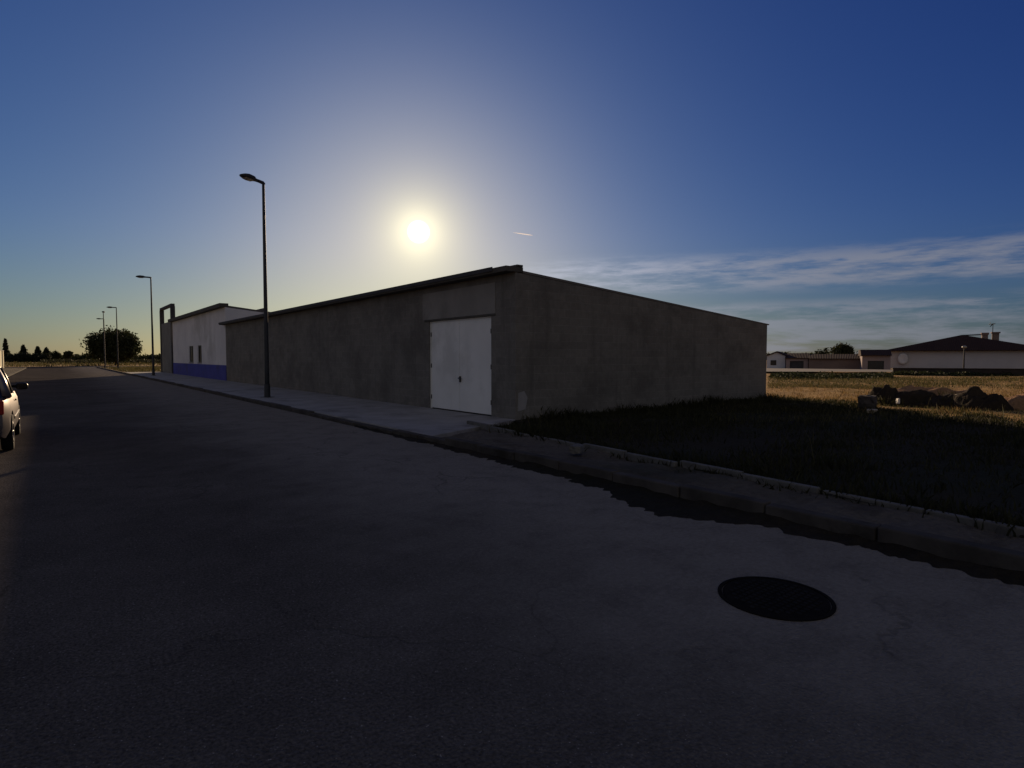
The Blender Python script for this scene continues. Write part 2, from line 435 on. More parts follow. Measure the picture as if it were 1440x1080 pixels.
grid_patch('field_terrain', 8.7, 62.1, -16, 44, 0.3, M['field'], lambda x,y: ((x>20.1)|(y<11.1)) & ((shade_edge(x,y)>-0.25)|(x>20.0)), 0.055)

# side street before the far houses
p = [C(10,54),C(41,51),C(43,57),C(33,66),C(20,74),C(5,76)]
sheet('side_street', p, 0.30, M['far_road'])
# ------------------------------------------------------------------ warehouse
FX = 8.7          # facade line
def slope_h(x, h0, h1, x0, x1): return h0 + (h1-h0)*(x-x0)/(x1-x0)
w = thing('warehouse', 'long unplastered grey block warehouse with pale garage door and lean-to roof', 'warehouse', (FX,11,0))
L, D, H0, H1 = 29.3, 11.4, 3.60, 2.74
prof = [(0,-0.1),(D,-0.1),(D,H1),(0,H0)]
wall = MB().prism(prof,'y',0,L).build('wall', M['block'], w)
cutter = MB().box(-0.5,0.14,0.98,4.04,0.09,2.64).build('cutter', M['block']); cutter.location = w.location
bpy.context.view_layer.update(); cut(wall,[cutter])
# patch of smoother render above and beside the door
rp = MB().prism([(0.80,2.66),(0.80,3.44),(4.40,3.44),(4.40,2.69),(4.28,2.66)],'x',-0.012,0.05).build('render_patch', M['render'], w)
MB().box(-0.018,0.06,0.80,4.30,2.62,2.68).build('lintel', M['cornice'], w, bevel=0.006)
# roof and front cornice
th = 0.09
roof = MB().prism([(0.22,H0-0.012+0.003),(D+0.12,H1-0.006),(D+0.12,H1+0.03),(0.22,H0+0.05)],'y',-0.01,L+0.25).build('roof', M['sheet'], w)
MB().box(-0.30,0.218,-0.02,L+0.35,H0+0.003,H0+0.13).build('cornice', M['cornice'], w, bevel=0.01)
MB().box(-0.325,-0.302,0.5,L+0.38,H0+0.05,H0+0.155).build('gutter', M['bare_concrete'], w, bevel=0.006)
MB().box(0.02,0.20,-0.035,0.4,H0+0.132,H0+0.18).build('ridge_cap', M['cornice'], w, bevel=0.006)
# double-leaf door with thin frame and handle
dr = MB().box(0.075,0.12,0.98,4.04,0.11,2.62).build('garage_door', M['dark_metal'], w)
for a,b in ((1.02,2.505),(2.515,4.00)):
    leaf = MB().box(0.045,0.074,a,b,0.135,2.59)
    leaf.build('door_leaf', M['door'], dr, bevel=0.004)
hn = MB().box(0.012,0.044,2.43,2.49,0.92,1.08); hn.tube([(0.0,2.46,1.03),(-0.03,2.46,1.03),(-0.03,2.32,1.02)],[0.016,0.016,0.014],8)
hn.build('handle', M['black_trim'], dr)
for yy in (1.03,3.99):
    for zz in (0.45,1.35,2.25): MB().tube([(0.03,yy,zz-0.06),(0.03,yy,zz+0.06)],[0.013,0.013],8).build('hinge', M['dark_metal'], dr)
MB().box(0.03,0.0745,0.98,1.018,0.11,2.62).box(0.03,0.0745,4.002,4.04,0.11,2.62).box(0.03,0.0745,1.018,4.002,2.592,2.62).build('door_frame', M['door'], dr)
# small meter box and plaster chip near the corner
mb = MB(); mb.prism([(0.06,0.30),(0.30,0.34),(0.36,0.62),(0.26,0.78),(0.08,0.74)],'y',-0.014,0.02); mb.build('plaster_patch', M['concrete'], w)

# ------------------------------------------------------------------ white warehouse beyond it
Y0 = 11+L
n2 = thing('white_warehouse', 'white warehouse with blue plinth and two dark square windows', 'warehouse', (FX,Y0+0.02,0))
L2, D2, G0, G1 = 20.2, 12.0, 4.72, 3.5
wl = MB().prism([(0,1.08),(D2,1.08),(D2,G1),(0,G0)],'y',0,L2).build('wall', M['whitewash'], n2)
wins = [(7.6,9.0),(10.75,12.45)]
cs = []
for a,b in wins:
    c = MB().box(-0.4,0.16,a,b,1.18,2.46).build('cutter', M['pane']); c.location = n2.location; cs.append(c)
bpy.context.view_layer.update(); cut(wl, cs)
MB().box(-0.025,D2+0.02,-0.004,L2+0.02,-0.1,1.078).build('plinth', M['blue'], n2)
MB().prism([(0.2,G0+0.003),(D2+0.12,G1-0.006),(D2+0.12,G1+0.04),(0.2,G0+0.10)],'y',-0.01,L2+0.2).build('roof', M['sheet'], n2)
MB().box(-0.32,0.198,-0.02,L2+0.35,G0+0.004,G0+0.24).build('cornice', M['cornice'], n2, bevel=0.01)
for a,b in wins:
    wd = MB().box(0.06,0.10,a,a+0.06,1.18,2.46).box(0.06,0.10,b-0.06,b,1.18,2.46).box(0.06,0.10,a+0.06,b-0.06,2.40,2.46).box(0.06,0.10,a+0.06,b-0.06,1.18,1.24).box(0.06,0.10,(a+b)/2-0.03,(a+b)/2+0.03,1.24,2.40).build('window', M['dark_metal'], n2)
    MB().box(0.102,0.12,a+0.03,b-0.03,1.2,2.44).build('pane', M['pane'], wd)
    MB().box(-0.05,0.058,a-0.05,b+0.05,1.12,1.178).build('sill', M['concrete'], wd, bevel=0.005)

# ------------------------------------------------------------------ unfinished frame beyond
Y1 = Y0+L2+0.5
pf = thing('unfinished_frame', 'bare dark concrete frame with open top bay past the white warehouse', 'building frame', (FX-0.05,Y1,0))
for a in (0.0,6.55):
    for x in (0.0, 8.0):
        MB().box(x,x+0.36,a,a+0.36,-0.1,6.2).build('column', M['bare_concrete'], pf, bevel=0.015)
for x in (0.02, 8.02): MB().box(x,x+0.32,0.02,6.89,6.202,6.42).build('beam', M['bare_concrete'], pf, bevel=0.015)
MB().box(0.08,0.26,0.362,6.548,-0.1,4.85).build('infill_wall', M['grey_block'], pf)
MB().box(0.362,7.998,6.6,6.8,-0.1,4.7).build('end_wall', M['grey_block'], pf)

# ------------------------------------------------------------------ street lamps
def lamp_proto():
    r = thing('street_lamp', 'nearest tall street lamp, its pole standing before the grey warehouse', 'street lamp', (6.3,22.8,0.1), R(30), 'street lamps along the kerb')
    MB().tube([(0,0,-0.1),(0,0,1.2),(0,0,7.7),(0,0,7.86)],[0.085,0.08,0.048,0.046],14).build('pole', M['galv'], r, smooth=True)
    MB().box(-0.17,0.17,-0.17,0.17,-0.0,0.025).tube([(0,0,0.02),(0,0,0.5)],[0.11,0.10],14).build('base', M['galv'], r)
    MB().tube([(0.03,0,7.80),(-0.02,0,7.84),(-0.20,0,7.85),(-0.42,0,7.85)],[0.06,0.062,0.058,0.06],12).build('arm', M['galv'], r, smooth=True)
    rings = []
    for x,hw,zt,zb in ((-0.30,0.055,7.895,7.80),(-0.40,0.08,7.915,7.79),(-0.52,0.16,7.95,7.77),(-0.74,0.185,7.96,7.775),(-0.90,0.16,7.93,7.79),(-1.0,0.10,7.89,7.805),(-1.03,0.03,7.86,7.83)):
        ring = []
        for k in range(12):
            t = 2*math.pi*k/12; zc=(zt+zb)/2
            ring.append((x, hw*math.copysign(abs(math.cos(t))**0.7,math.cos(t)), zc+(zt-zb)/2*math.copysign(abs(math.sin(t))**0.8,math.sin(t))))
        rings.append(ring)
    hd = MB().loft(rings).build('lamp_head', M['galv'], r, smooth=True)
    rings = []
    for x,hw,z in ((-0.54,0.11,7.785),(-0.74,0.145,7.785),(-0.89,0.12,7.80)):
        rings.append([(x,-hw,z),(x,hw,z),(x,hw*0.7,z-0.03),(x,-hw*0.7,z-0.03)])
    MB().loft(rings).build('lens', M['lens'], hd)
    return r
lp = lamp_proto()
for (x,y,rz,lab) in ((6.5,55.2,0,'second nearest street lamp, left of the bare concrete frame'),
                  (6.75,90.0,0,'third street lamp, rising behind the right shoulder of the round tree'),
                  (6.0,100.5,R(88),'far street lamp with its head seen end on, between two others'),
                  (7.1,118.0,0,'farthest street lamp, leftmost and shortest of the row')):
    c = copy_tree(lp); c.location = (x,y,0.1 if y<60 else 0.0); c.rotation_euler.z = rz; c['label'] = lab

# ------------------------------------------------------------------ manhole
cx, cy = C(1.75,3.86)
mh = thing('manhole_cover', 'round black manhole cover sunk in the asphalt', 'manhole cover', (cx,cy,0))
rc = lambda r,z,n=48: [(r*math.cos(2*math.pi*k/n), r*math.sin(2*math.pi*k/n), z) for k in range(n)]
MB().loft([rc(0.36,0.0015),rc(0.36,0.009),rc(0.335,0.011),rc(0.335,0.0015)],False).build('rim', M['iron'], mh)
MB().loft([rc(0.328,0.0015),rc(0.328,0.007),rc(0.31,0.009)]).build('lid', M['iron'], mh)
mb = MB()
for i in range(-6,7):
    for j in range(-6,7):
        if (i*i+j*j) < 37 and not (i==0 and j==0):
            mb.box(i*0.046-0.014,i*0.046+0.014,j*0.046-0.014,j*0.046+0.014,0.0092,0.013)
mb.build('tread', M['worn_iron'], mh)
# ------------------------------------------------------------------ car, parked facing away
car = thing('parked_car', 'silver hatchback parked at the left kerb, front facing away', 'car', (-1.40,14.6,0))
def sect(y, zb, zt, hw, crown=0.02):
    q = [(0.62,zb),(0.93,zb+0.02),(1.0,zb+0.16),(1.0,zb+(zt-zb)*0.55),(0.985,zb+(zt-zb)*0.80),(0.93,zt-0.02),(0.80,zt+crown*0.6),(0.4,zt+crown)]
    right = [(hw*a,y,z) for a,z in q]; left = [(-x,y,z) for x,_,z in right[::-1]]
    return right+left
st = [(-2.02,0.42,0.80,0.66),(-1.98,0.30,0.90,0.76),(-1.8,0.24,0.96,0.83),(-1.3,0.20,0.975,0.86),(-0.3,0.19,0.955,0.865),(0.6,0.19,0.945,0.865),(1.1,0.20,0.93,0.86),(1.5,0.21,0.88,0.84),(1.8,0.24,0.80,0.79),(1.95,0.30,0.70,0.71),(2.0,0.40,0.60,0.62)]
body = MB().loft([sect(*s) for s in st]).build('body', M['car_paint'], car, smooth=True)
cs = []
for yy in (-1.28,1.27):
    c = MB().tube([(-1.1,yy,0.31),(1.1,yy,0.31)],[0.37,0.37],28).build('cutter', M['tyre']); c.location = car.location; cs.append(c)
bpy.context.view_layer.update(); cut(body, cs)
body.data.polygons.foreach_set('use_smooth',[True]*len(body.data.polygons))
sm = body.modifiers.new('edge','EDGE_SPLIT'); sm.split_angle = R(35)
def gring(z, yr, yf, hw, n=0):
    return [(-hw*0.86,yr,z),(hw*0.86,yr,z),(hw,yr+0.12,z),(hw,yf-0.30,z),(hw*0.86,yf,z),(-hw*0.86,yf,z),(-hw,yf-0.30,z),(-hw,yr+0.12,z)]
MB().loft([gring(0.93,-1.90,1.12,0.80),gring(1.18,-1.80,0.78,0.74),gring(1.40,-1.62,0.36,0.66)]).build('windows', M['car_glass'], car)
MB().loft([gring(1.395,-1.66,0.40,0.67),gring(1.44,-1.62,0.30,0.64),gring(1.475,-1.45,0.10,0.52)]).build('roof', M['car_paint'], car, smooth=True)
for s in (-1,1):
    MB().tube([(s*0.70,1.13,0.93),(s*0.665,0.78,1.18),(s*0.60,0.37,1.41)],[0.038,0.034,0.032],8).build('pillar', M['car_paint'], car, smooth=True)
    MB().tube([(s*0.808,-0.25,0.93),(s*0.748,-0.28,1.18),(s*0.67,-0.30,1.40)],[0.03,0.03,0.03],8).build('pillar', M['black_trim'], car, smooth=True)
    MB().tube([(s*0.79,-1.74,0.93),(s*0.735,-1.62,1.18),(s*0.65,-1.48,1.40)],[0.09,0.08,0.07],8).build('pillar', M['car_paint'], car, smooth=True)
    mr = MB().loft([[(s*(0.86+dx),0.74+a*math.cos(t)*0.06,1.02+a*math.sin(t)*0.075) for t in np.linspace(0,2*math.pi,10,False)] for dx,a in ((-0.10,0.3),(-0.02,0.4),(0.0,0.95),(0.09,1.0),(0.15,0.85),(0.17,0.4))]).build('mirror', M['black_trim'], car, smooth=True)
    MB().box(min(s*0.865,s*1.01),max(s*0.865,s*1.01),0.672,0.680,0.975,1.065).build('mirror_glass', M['car_glass'], mr)
    MB().loft([[(s*(0.58+0.06*i)+dx, y, z) for dx,z in ((-0.10,0.60),(0.10,0.60),(0.11,0.72),(-0.10,0.73))] for i,y in ((1,1.70),(0.6,1.86),(0,1.955))]).build('headlight', M['clear_lens'], car, bevel=0.01)
    MB().box(min(s*0.62,s*0.78),max(s*0.62,s*0.78),-2.012,-1.88,0.66,0.90).build('tail_light', M['red_lens'], car, bevel=0.02)
    MB().box(min(s*0.862,s*0.885),max(s*0.862,s*0.885),0.0-0.42,-0.26,0.80,0.83).build('door_handle', M['black_trim'], car, bevel=0.006)
    MB().box(min(s*0.855,s*0.878),max(s*0.855,s*0.878),-0.86,0.84,0.50,0.55).build('rub_strip', M['black_trim'], car, bevel=0.006)
    for yy in (-1.28,1.27):
        x0 = s*0.70; x1 = s*0.862
        wt = MB(); pr = [(0.20,x0),(0.295,x0),(0.31,x0+s*0.02),(0.31,x1-s*0.02),(0.295,x1),(0.20,x1)]
        rings = [[(x,yy+r*math.cos(t),0.31+r*math.sin(t)) for t in np.linspace(0,2*math.pi,28,False)] for r,x in pr]
        wh = MB().loft(rings,False).build('wheel', M['tyre'], car, smooth=True)
        rm = MB(); rm.tube([(x1-s*0.05,yy,0.31),(x1-s*0.03,yy,0.31)],[0.06,0.05],14)
        for k in range(5):
            a = 2*math.pi*k/5
            rm.tube([(x1-s*0.035,yy+0.03*math.cos(a),0.31+0.03*math.sin(a)),(x1-s*0.02,yy+0.195*math.cos(a),0.31+0.195*math.sin(a))],[0.026,0.022],6)
        rm.loft([[(x,yy+r*math.cos(t),0.31+r*math.sin(t)) for t in np.linspace(0,2*math.pi,28,False)] for r,x in ((0.201,x1-s*0.004),(0.18,x1-s*0.008),(0.178,x1-s*0.1),(0.201,x1-s*0.1))],False)
        rm.build('rim', M['rim'], wh, smooth=True)
MB().box(-0.60,0.60,1.955,2.012,0.36,0.46).build('grille', M['black_trim'], car, bevel=0.01)
MB().box(-0.72,0.72,-2.05,-1.96,0.36,0.50).build('rear_bumper', M['black_trim'], car, bevel=0.02)

# ------------------------------------------------------------------ left boundary wall
bw = thing('boundary_wall', 'sunlit cream boundary wall at the left edge of the street', 'wall', (-5.0,30,0))
MB().box(-0.25,0,0,76,-0.1,2.42).build('wall', M['cream'], bw)
MB().box(-0.30,0.05,-0.03,76.03,2.423,2.50).build('coping', M['concrete'], bw, bevel=0.01)
for i in range(0,77,8): MB().box(0.002,0.10,i,i+0.3,-0.1,2.42).build('pier', M['cream'], bw)

# ------------------------------------------------------------------ vegetation
def leaves(centers, per, spread, size, flat=1.0):
    n = len(centers)*per
    c = np.repeat(np.asarray(centers),per,0) + RNG.normal(0,1,(n,3))*spread
    a = RNG.normal(0,1,(n,3)); a /= np.linalg.norm(a,axis=1,keepdims=True)
    b = np.cross(a, RNG.normal(0,1,(n,3))); b /= np.linalg.norm(b,axis=1,keepdims=True)
    s = size*RNG.uniform(0.6,1.4,(n,1)); a = a*s; b = b*s*0.5
    V = np.stack([c-a, c+b, c+a, c-b],1).reshape(-1,3); F = np.arange(n*4).reshape(-1,4)
    return V, F
def crown_points(n, rx, ry, rz, zc, lumps=9, low=-1.0):
    L = RNG.normal(0,1,(lumps,3)); L /= np.linalg.norm(L,axis=1,keepdims=True)
    pts = []
    while len(pts) < n:
        d = RNG.normal(0,1,3); d /= np.linalg.norm(d)
        k = max(0,float((L@d).max()))
        r = (0.70+0.34*k**5) * RNG.uniform(0.05,1)**0.42
        if d[2]*r < low: continue
        pts.append((d[0]*r*rx, d[1]*r*ry, zc+d[2]*r*rz))
    return np.array(pts)
def tree(name, label, cat, loc, h, rad, mat, n=260, per=22, leaf=0.16, trunk_h=None, group=None, low=-0.8, rzf=None, zc=None):
    t = thing(name, label, cat, (*loc,0), 0, group)
    trunk_h = trunk_h if trunk_h is not None else h*0.3
    rz = rzf or (h-trunk_h)/1.75; zc = zc or (h-rz)
    pts = crown_points(n, rad, rad, rz, zc, low=low)
    mb = MB(); r0 = 0.03*h+0.03
    mb.tube([(0,0,-0.1),(0.02*h,0,trunk_h*0.6),(0.0,0.02*h,trunk_h+rz*0.3)],[r0*1.25,r0,r0*0.7],9)
    for k in range(9):
        q = pts[int(RNG.integers(len(pts)))]*np.array([.75,.75,1])
        mid = (q[0]*0.45, q[1]*0.45, trunk_h*0.7+(q[2]-trunk_h*0.7)*0.6)
        mb.tube([(0,0.01*h,trunk_h*0.75),mid,tuple(q)],[r0*0.55,r0*0.35,r0*0.12],6)
    mb.build('trunk', M['bark'], t, smooth=True)
    V,F = leaves(pts, per, rad*0.075+0.05, leaf)
    np_mesh('crown', V, F, mat, t)
    return t
def place(px, z): return C((px-720)/830*z, z)

tree('broad_tree', 'broad round dark tree with a low skirt beside the far lamps', 'tree', place(163,113), 6.7, 5.1, M['leaf_dark'], 620, 26, 0.24, 1.0, None, -0.95, 3.4, 3.55)
def cypress(label, px, z, h, r, lean=0):
    t = thing('cypress_tree', label, 'tree', (*place(px,z),0), 0, 'cypresses on the left skyline')
    MB().tube([(0,0,-0.1),(0,0,h*0.5),(0,0,h*0.96)],[0.14,0.09,0.02],7).build('trunk', M['bark'], t)
    k = RNG.uniform(0,1,520)
    rr = r*(np.sin(np.pi*np.clip(k,0.02,1)**0.6)**0.8+0.08)*RNG.uniform(0.3,1,520); a = RNG.uniform(0,6.283,520)
    pts = np.stack([rr*np.cos(a)+lean*k*h, rr*np.sin(a), 0.25+k*(h-0.3)],1)
    V,F = leaves(pts, 7, 0.13, 0.22); np_mesh('crown', V, F, M['cypress'], t)
cypress('tall slender cypress beside the cream wall, leftmost on the skyline', 9, 190, 7.4, 0.8)
cypress('pointed cypress, second from the left on the skyline', 34, 190, 5.3, 1.05)
cypress('pointed cypress standing midway along the dark skyline hedge', 54, 190, 4.9, 1.0)
cypress('shorter blunt cypress at the right end of the skyline hedge', 66, 190, 4.4, 1.15)
tree('round_tree', 'low rounded far tree just right of the cypresses', 'tree', place(80,200), 3.9, 1.7, M['leaf_dark'], 120, 18, 0.25, 0.6, 'round trees on the left skyline')
tree('round_tree', 'flat topped far tree midway between the cypresses and the broad tree', 'tree', place(97,210), 3.9, 1.7, M['leaf_dark'], 120, 18, 0.25, 1.3, 'round trees on the left skyline')

def hedge(name, label, px0, px1, z, h, dens, mat, depth=2.5, kind='stuff', size=0.3):
    pts = []
    for k in range(dens):
        u = RNG.random(); px = px0+(px1-px0)*u
        zz = z + RNG.normal(0,depth*0.4); x,y = place(px,zz)
        hh = h*(0.55+0.75*float(vnoise(np.array(u*max(6,dens/70)),np.array(z*0.37))))
        pts.append((x,y,hh*RNG.uniform(0.02,1)**0.8))
    V,F = leaves(np.array(pts), 9, size*0.9, size)
    o = np_mesh(name, V, F, mat); return tag(o, label, 'hedge' if 'hedge' in name else 'shrubs', kind=kind)
hedge('skyline_hedge', 'dark clipped hedge running under the cypresses', 12, 70, 185, 2.2, 900, M['cypress'])
hedge('distant_woodland', 'dark low woodland along the left horizon', -40, 460, 320, 1.7, 3000, M['leaf_dark'], 10, size=0.7)
hedge('distant_scrub', 'thin dark scrub along the right horizon behind the houses', 1060, 1520, 330, 3.0, 1600, M['leaf_dark'], 10, size=0.7)
hedge('verge_scrub', 'low green scrub at the far end of the street', 60, 240, 150, 0.75, 1300, M['leaf_olive'], 9, size=0.2)

# grass blades
def blades(name, label, n, sampler, h0, h1, wid, mat, dz=0.0, flat=False):
    P = sampler(n); n = len(P)
    z = (terrain(P[:,0],P[:,1])+dz) if not flat else np.zeros(n)+dz
    h = RNG.uniform(h0,h1,n)*(0.45+0.9*vnoise(P[:,0]*0.8+5,P[:,1]*0.8))
    a = RNG.uniform(0,6.283,n); w_ = wid*RNG.uniform(0.6,1.4,n)
    ln = RNG.normal(0,0.35,(n,2))*h[:,None]
    base = np.column_stack([P,z-0.02]); dx = np.column_stack([np.cos(a)*w_,np.sin(a)*w_,np.zeros(n)])
    mid = base + np.column_stack([ln*0.35,h*0.6]); tip = base + np.column_stack([ln,h])
    V = np.stack([base-dx,base+dx,mid+dx*0.7,tip,mid-dx*0.7],1).reshape(-1,3)
    F = np.arange(n*5).reshape(-1,5)
    o = np_mesh(name, V, F, mat); return tag(o, label, 'grass', kind='stuff')
def rect(x0,x1,y0,y1,f=None):
    def s(n):
        P = np.column_stack([RNG.uniform(x0,x1,n),RNG.uniform(y0,y1,n)])
        keep = vnoise(P[:,0]*0.5+9,P[:,1]*0.5)+0.35*vnoise(P[:,0]*2.1,P[:,1]*2.1) > RNG.uniform(0.1,0.9,n)
        if f is not None: keep &= f(P[:,0],P[:,1])
        return P[keep]
    return s
def fan(px0,px1,z0,z1,f=None):
    def s(n):
        px = RNG.uniform(px0,px1,n); z = 1/RNG.uniform(1/z1,1/z0,n); x = (px-720)/830*z
        c,sn = math.cos(YAW),math.sin(YAW); P = np.column_stack([c*x+sn*z,-sn*x+c*z])
        keep = vnoise(P[:,0]*0.35+2,P[:,1]*0.35)+0.3*vnoise(P[:,0]*1.7,P[:,1]*1.7) > RNG.uniform(0.1,0.95,n)
        if f is not None: keep &= f(P[:,0],P[:,1])
        return P[keep]
    return s
blades('verge_grass', 'dark shaded grass and weeds covering the shaded ground beside the warehouse', 100000,
       rect(6.5,20.5,-8,10.95,lambda x,y:(x>inner(y)+0.08)&((x>8.8)|(y<10.4))&(shade_edge(x,y)<0.3)), 0.04,0.15,0.009,M['grass_dark'],0.06)
blades('edge_grass', 'low mixed grass where the shaded weedy ground meets the bare field', 6000,
       fan(1000,1560,13.5,18,lambda x,y:(y<10.9)), 0.04,0.14,0.009,M['grass_mix'],0.06)
blades('field_grass', 'golden dry grass across the near part of the open field', 17000,
       fan(1080,1560,18,31,lambda x,y:(x>20.4)), 0.04,0.17,0.012,M['grass_dry'],0.05)
blades('green_field_grass', 'dull green grass belt across the far part of the open field', 26000,
       fan(1080,1560,27,44,lambda x,y:(x>20.4)), 0.06,0.24,0.014,M['grass_mix'],0.05)
blades('roadside_grass', 'pale dry grass on the verge past the bare concrete frame', 14000,
       rect(6.0,22,69,109), 0.10,0.38,0.03,M['grass_mix'],0.0,True)
blades('distant_grass', 'dull green grass in the field beyond the end of the street', 20000,
       rect(-60,80,125,200), 0.2,0.6,0.06,M['grass_mix'],0.0,True)
blades('dry_stalks','sparse tall dry stalks standing above the shaded grass',420,
       rect(7.2,19,-6,10.6,lambda x,y:(x>inner(y)+0.3)),0.25,0.55,0.004,M['grass_mix'],0.05)
# weeds in the gutter and at the wall foot
def weeds(name,label,pts,spread,h,n,mat):
    P=[]
    for (x,y) in pts:
        P.append(np.column_stack([RNG.normal(x,spread,n),RNG.normal(y,spread*1.4,n)]))
    P=np.concatenate(P)
    return blades(name,label,len(P),lambda k:P,h*0.4,h,0.012,mat,0.02,True)
weeds('edging_weeds','dark weeds overgrowing the inner edge of the unfinished sidewalk',[(float(inner(yy))+random.uniform(-0.05,0.22),yy) for yy in np.arange(-2.0,9.4,0.2)],0.13,0.24,70,M['grass_dark'])
weeds('wall_foot_weeds','dark weeds along the foot of the warehouse gable wall',[(x,10.75) for x in np.arange(9.6,20.2,0.45)],0.20,0.36,110,M['grass_dark'])

# ------------------------------------------------------------------ heaps and rubble in the field
def heap(name,label,cat,px,z,wd,dp,h,mat,seed,group):
    x,y = place(px,z); n=26; V=[];F=[]
    rg=np.random.default_rng(seed)
    ox,oy=rg.uniform(0,50,2)
    for j in range(n):
        for i in range(n):
            u=i/(n-1)*2-1; v=j/(n-1)*2-1; r=math.hypot(u,v)
            zz=max(0,1-r*r)**0.85
            nz=float(vnoise(np.array(u*2.6+ox),np.array(v*2.6+oy)))+0.5*float(vnoise(np.array(u*6+ox),np.array(v*6+oy)))+0.3*float(vnoise(np.array(u*13+ox),np.array(v*13+oy)))
            V.append((u*wd/2*1.12,v*dp/2*1.12,h*zz*(0.22+0.72*nz)-0.06*(zz==0)+0.05*nz*(zz>0)))
    V=np.array(V)
    I,J=np.meshgrid(np.arange(n-1),np.arange(n-1)); a=(J*n+I).ravel()
    o=np_mesh(name,V,np.stack([a,a+1,a+n+1,a+n],1),mat,None,(x,y,float(terrain(x,y))+0.04))
    o.rotation_euler.z=-YAW
    return tag(o,label,cat,group)
G='soil heaps dumped in the field'
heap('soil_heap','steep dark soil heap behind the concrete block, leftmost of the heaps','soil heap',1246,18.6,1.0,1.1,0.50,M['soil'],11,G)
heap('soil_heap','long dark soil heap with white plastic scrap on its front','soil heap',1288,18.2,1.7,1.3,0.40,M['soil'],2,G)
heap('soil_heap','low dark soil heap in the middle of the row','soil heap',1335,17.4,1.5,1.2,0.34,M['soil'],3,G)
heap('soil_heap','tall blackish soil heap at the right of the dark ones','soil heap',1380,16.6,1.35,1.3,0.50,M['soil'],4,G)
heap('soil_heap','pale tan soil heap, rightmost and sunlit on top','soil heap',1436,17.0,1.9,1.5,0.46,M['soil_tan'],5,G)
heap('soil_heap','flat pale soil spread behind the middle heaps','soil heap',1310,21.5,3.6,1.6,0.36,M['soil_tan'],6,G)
def rock(name,label,cat,px,z,sx,sy,sz,mat,seed,rz=0,group=None,zoff=0.0,sub=3):
    x,y=place(px,z); bm=bmesh.new(); bmesh.ops.create_cube(bm,size=1)
    bmesh.ops.subdivide_edges(bm,edges=bm.edges,cuts=sub,use_grid_fill=True)
    rg=random.Random(seed)
    for v in bm.verts:
        k=v.co.normalized()*0.56; v.co=v.co.lerp(k,0.28)
        v.co+=Vector((rg.uniform(-.05,.05),rg.uniform(-.05,.05),rg.uniform(-.05,.05)))
        v.co.x*=sx; v.co.y*=sy; v.co.z=(v.co.z+0.42)*sz
    me=bpy.data.meshes.new(name); bm.to_mesh(me); bm.free(); me.materials.append(mat)
    o=bpy.data.objects.new(name,me); COL.objects.link(o); o.location=(x,y,float(terrain(x,y))+0.04+zoff); o.rotation_euler.z=rz
    return tag(o,label,cat,group)
rock('concrete_block','dark squarish concrete block standing alone before the soil heaps','concrete block',1221,16.6,0.46,0.42,0.44,M['rubble'],3,0.2)
for k in range(14):
    px_=random.choice((1232,1258,1275,1300,1322,1345,1362,1392,1405,1415))+random.uniform(-9,9); q=random.uniform(0.09,0.24)
    rock('soil_clod','loose dark clod lying among the dumped soil heaps','soil clod',px_,random.uniform(15.9,18.8),q*1.3,q,q*0.9,M['soil'],40+k,random.uniform(0,3),'loose clods around the soil heaps',0.0,2)
G2='loose pale stones in the field'
rock('stone','flat pale stone right in front of the concrete block','stone',1228,15.7,0.42,0.26,0.12,M['stone'],5,0.4,G2)
rock('stone','pale stone behind the middle of the soil heap row','stone',1303,19.6,0.42,0.3,0.34,M['stone'],6,0.9,G2)
rock('stone','pale stone lying left of the tall blackish heap','stone',1352,18.6,0.36,0.3,0.36,M['stone'],8,0.1,G2)
rock('stone','small pale stone between the tall blackish heap and the tan heap','stone',1408,16.9,0.3,0.25,0.2,M['stone'],9,1.3,G2)
rock('plastic_scrap','crumpled white plastic scrap on the dark soil heap','litter',1264,17.45,0.20,0.06,0.15,M['plastic'],12,0.6,None,0.14,3)
rock('kerb_chunk','small pale rubble lump on the unfinished sidewalk','rubble',812,9.2,0.26,0.18,0.12,M['kerb'],14,0.5,None,0.07,2)
tag(bpy.data.objects['kerb_chunk'],'small pale rubble lump on the unfinished sidewalk','rubble')

weeds('heap_weeds','dark weeds growing between and over the soil heaps',[place(px,zz) for px,zz in ((1238,18.0),(1262,18.9),(1300,17.6),(1318,18.2),(1348,16.9),(1362,17.4),(1396,16.5),(1405,17.2),(1330,18.6),(1282,19.2),(1372,18.4))],0.20,0.55,130,M['grass_dark'])
weeds('heap_edge_grass','straw coloured grass tufts in front of the soil heaps',[place(px,zz) for px,zz in ((1225,15.6),(1265,16.2),(1300,16.0),(1340,15.4),(1380,15.0),(1420,15.2),(1215,17.5),(1440,15.6))],0.28,0.26,110,M['grass_dry'])
# ------------------------------------------------------------------ far houses on the right
def house_box(root, w, d, h, mat, cuts=()):
    wl = MB().box(0,w,0,d,-0.1,h).build('wall', mat, root)
    cs=[]
    for (a,b,z0,z1) in cuts:
        c=MB().box(a,b,-0.4,0.18,z0,z1).build('cutter',mat); c.parent=root; cs.append(c)
    if cs: bpy.context.view_layer.update(); cut(wl,cs)
    return wl
def opening(root, nm, a,b,z0,z1, mat, handle=False):
    o=MB().box(a,a+0.07,0.08,0.13,z0,z1).box(b-0.07,b,0.08,0.13,z0,z1).box(a+0.07,b-0.07,0.08,0.13,z1-0.07,z1).build(nm, M['dark_metal'], root)
    MB().box(a+0.035,b-0.035,0.131,0.15,z0,z1-0.03).build('pane' if nm=='window' else 'panel', mat, o)
PHI=R(28); FA=-YAW-PHI
def front(px0, px1, z, phi=PHI):
    '''left corner and length of a facade that runs from pixel column px0 to px1, turned phi clockwise'''
    x0=(px0-720)/830*z; k=(px1-720)/830
    return x0, (k*z-x0)/(math.cos(phi)+k*math.sin(phi))
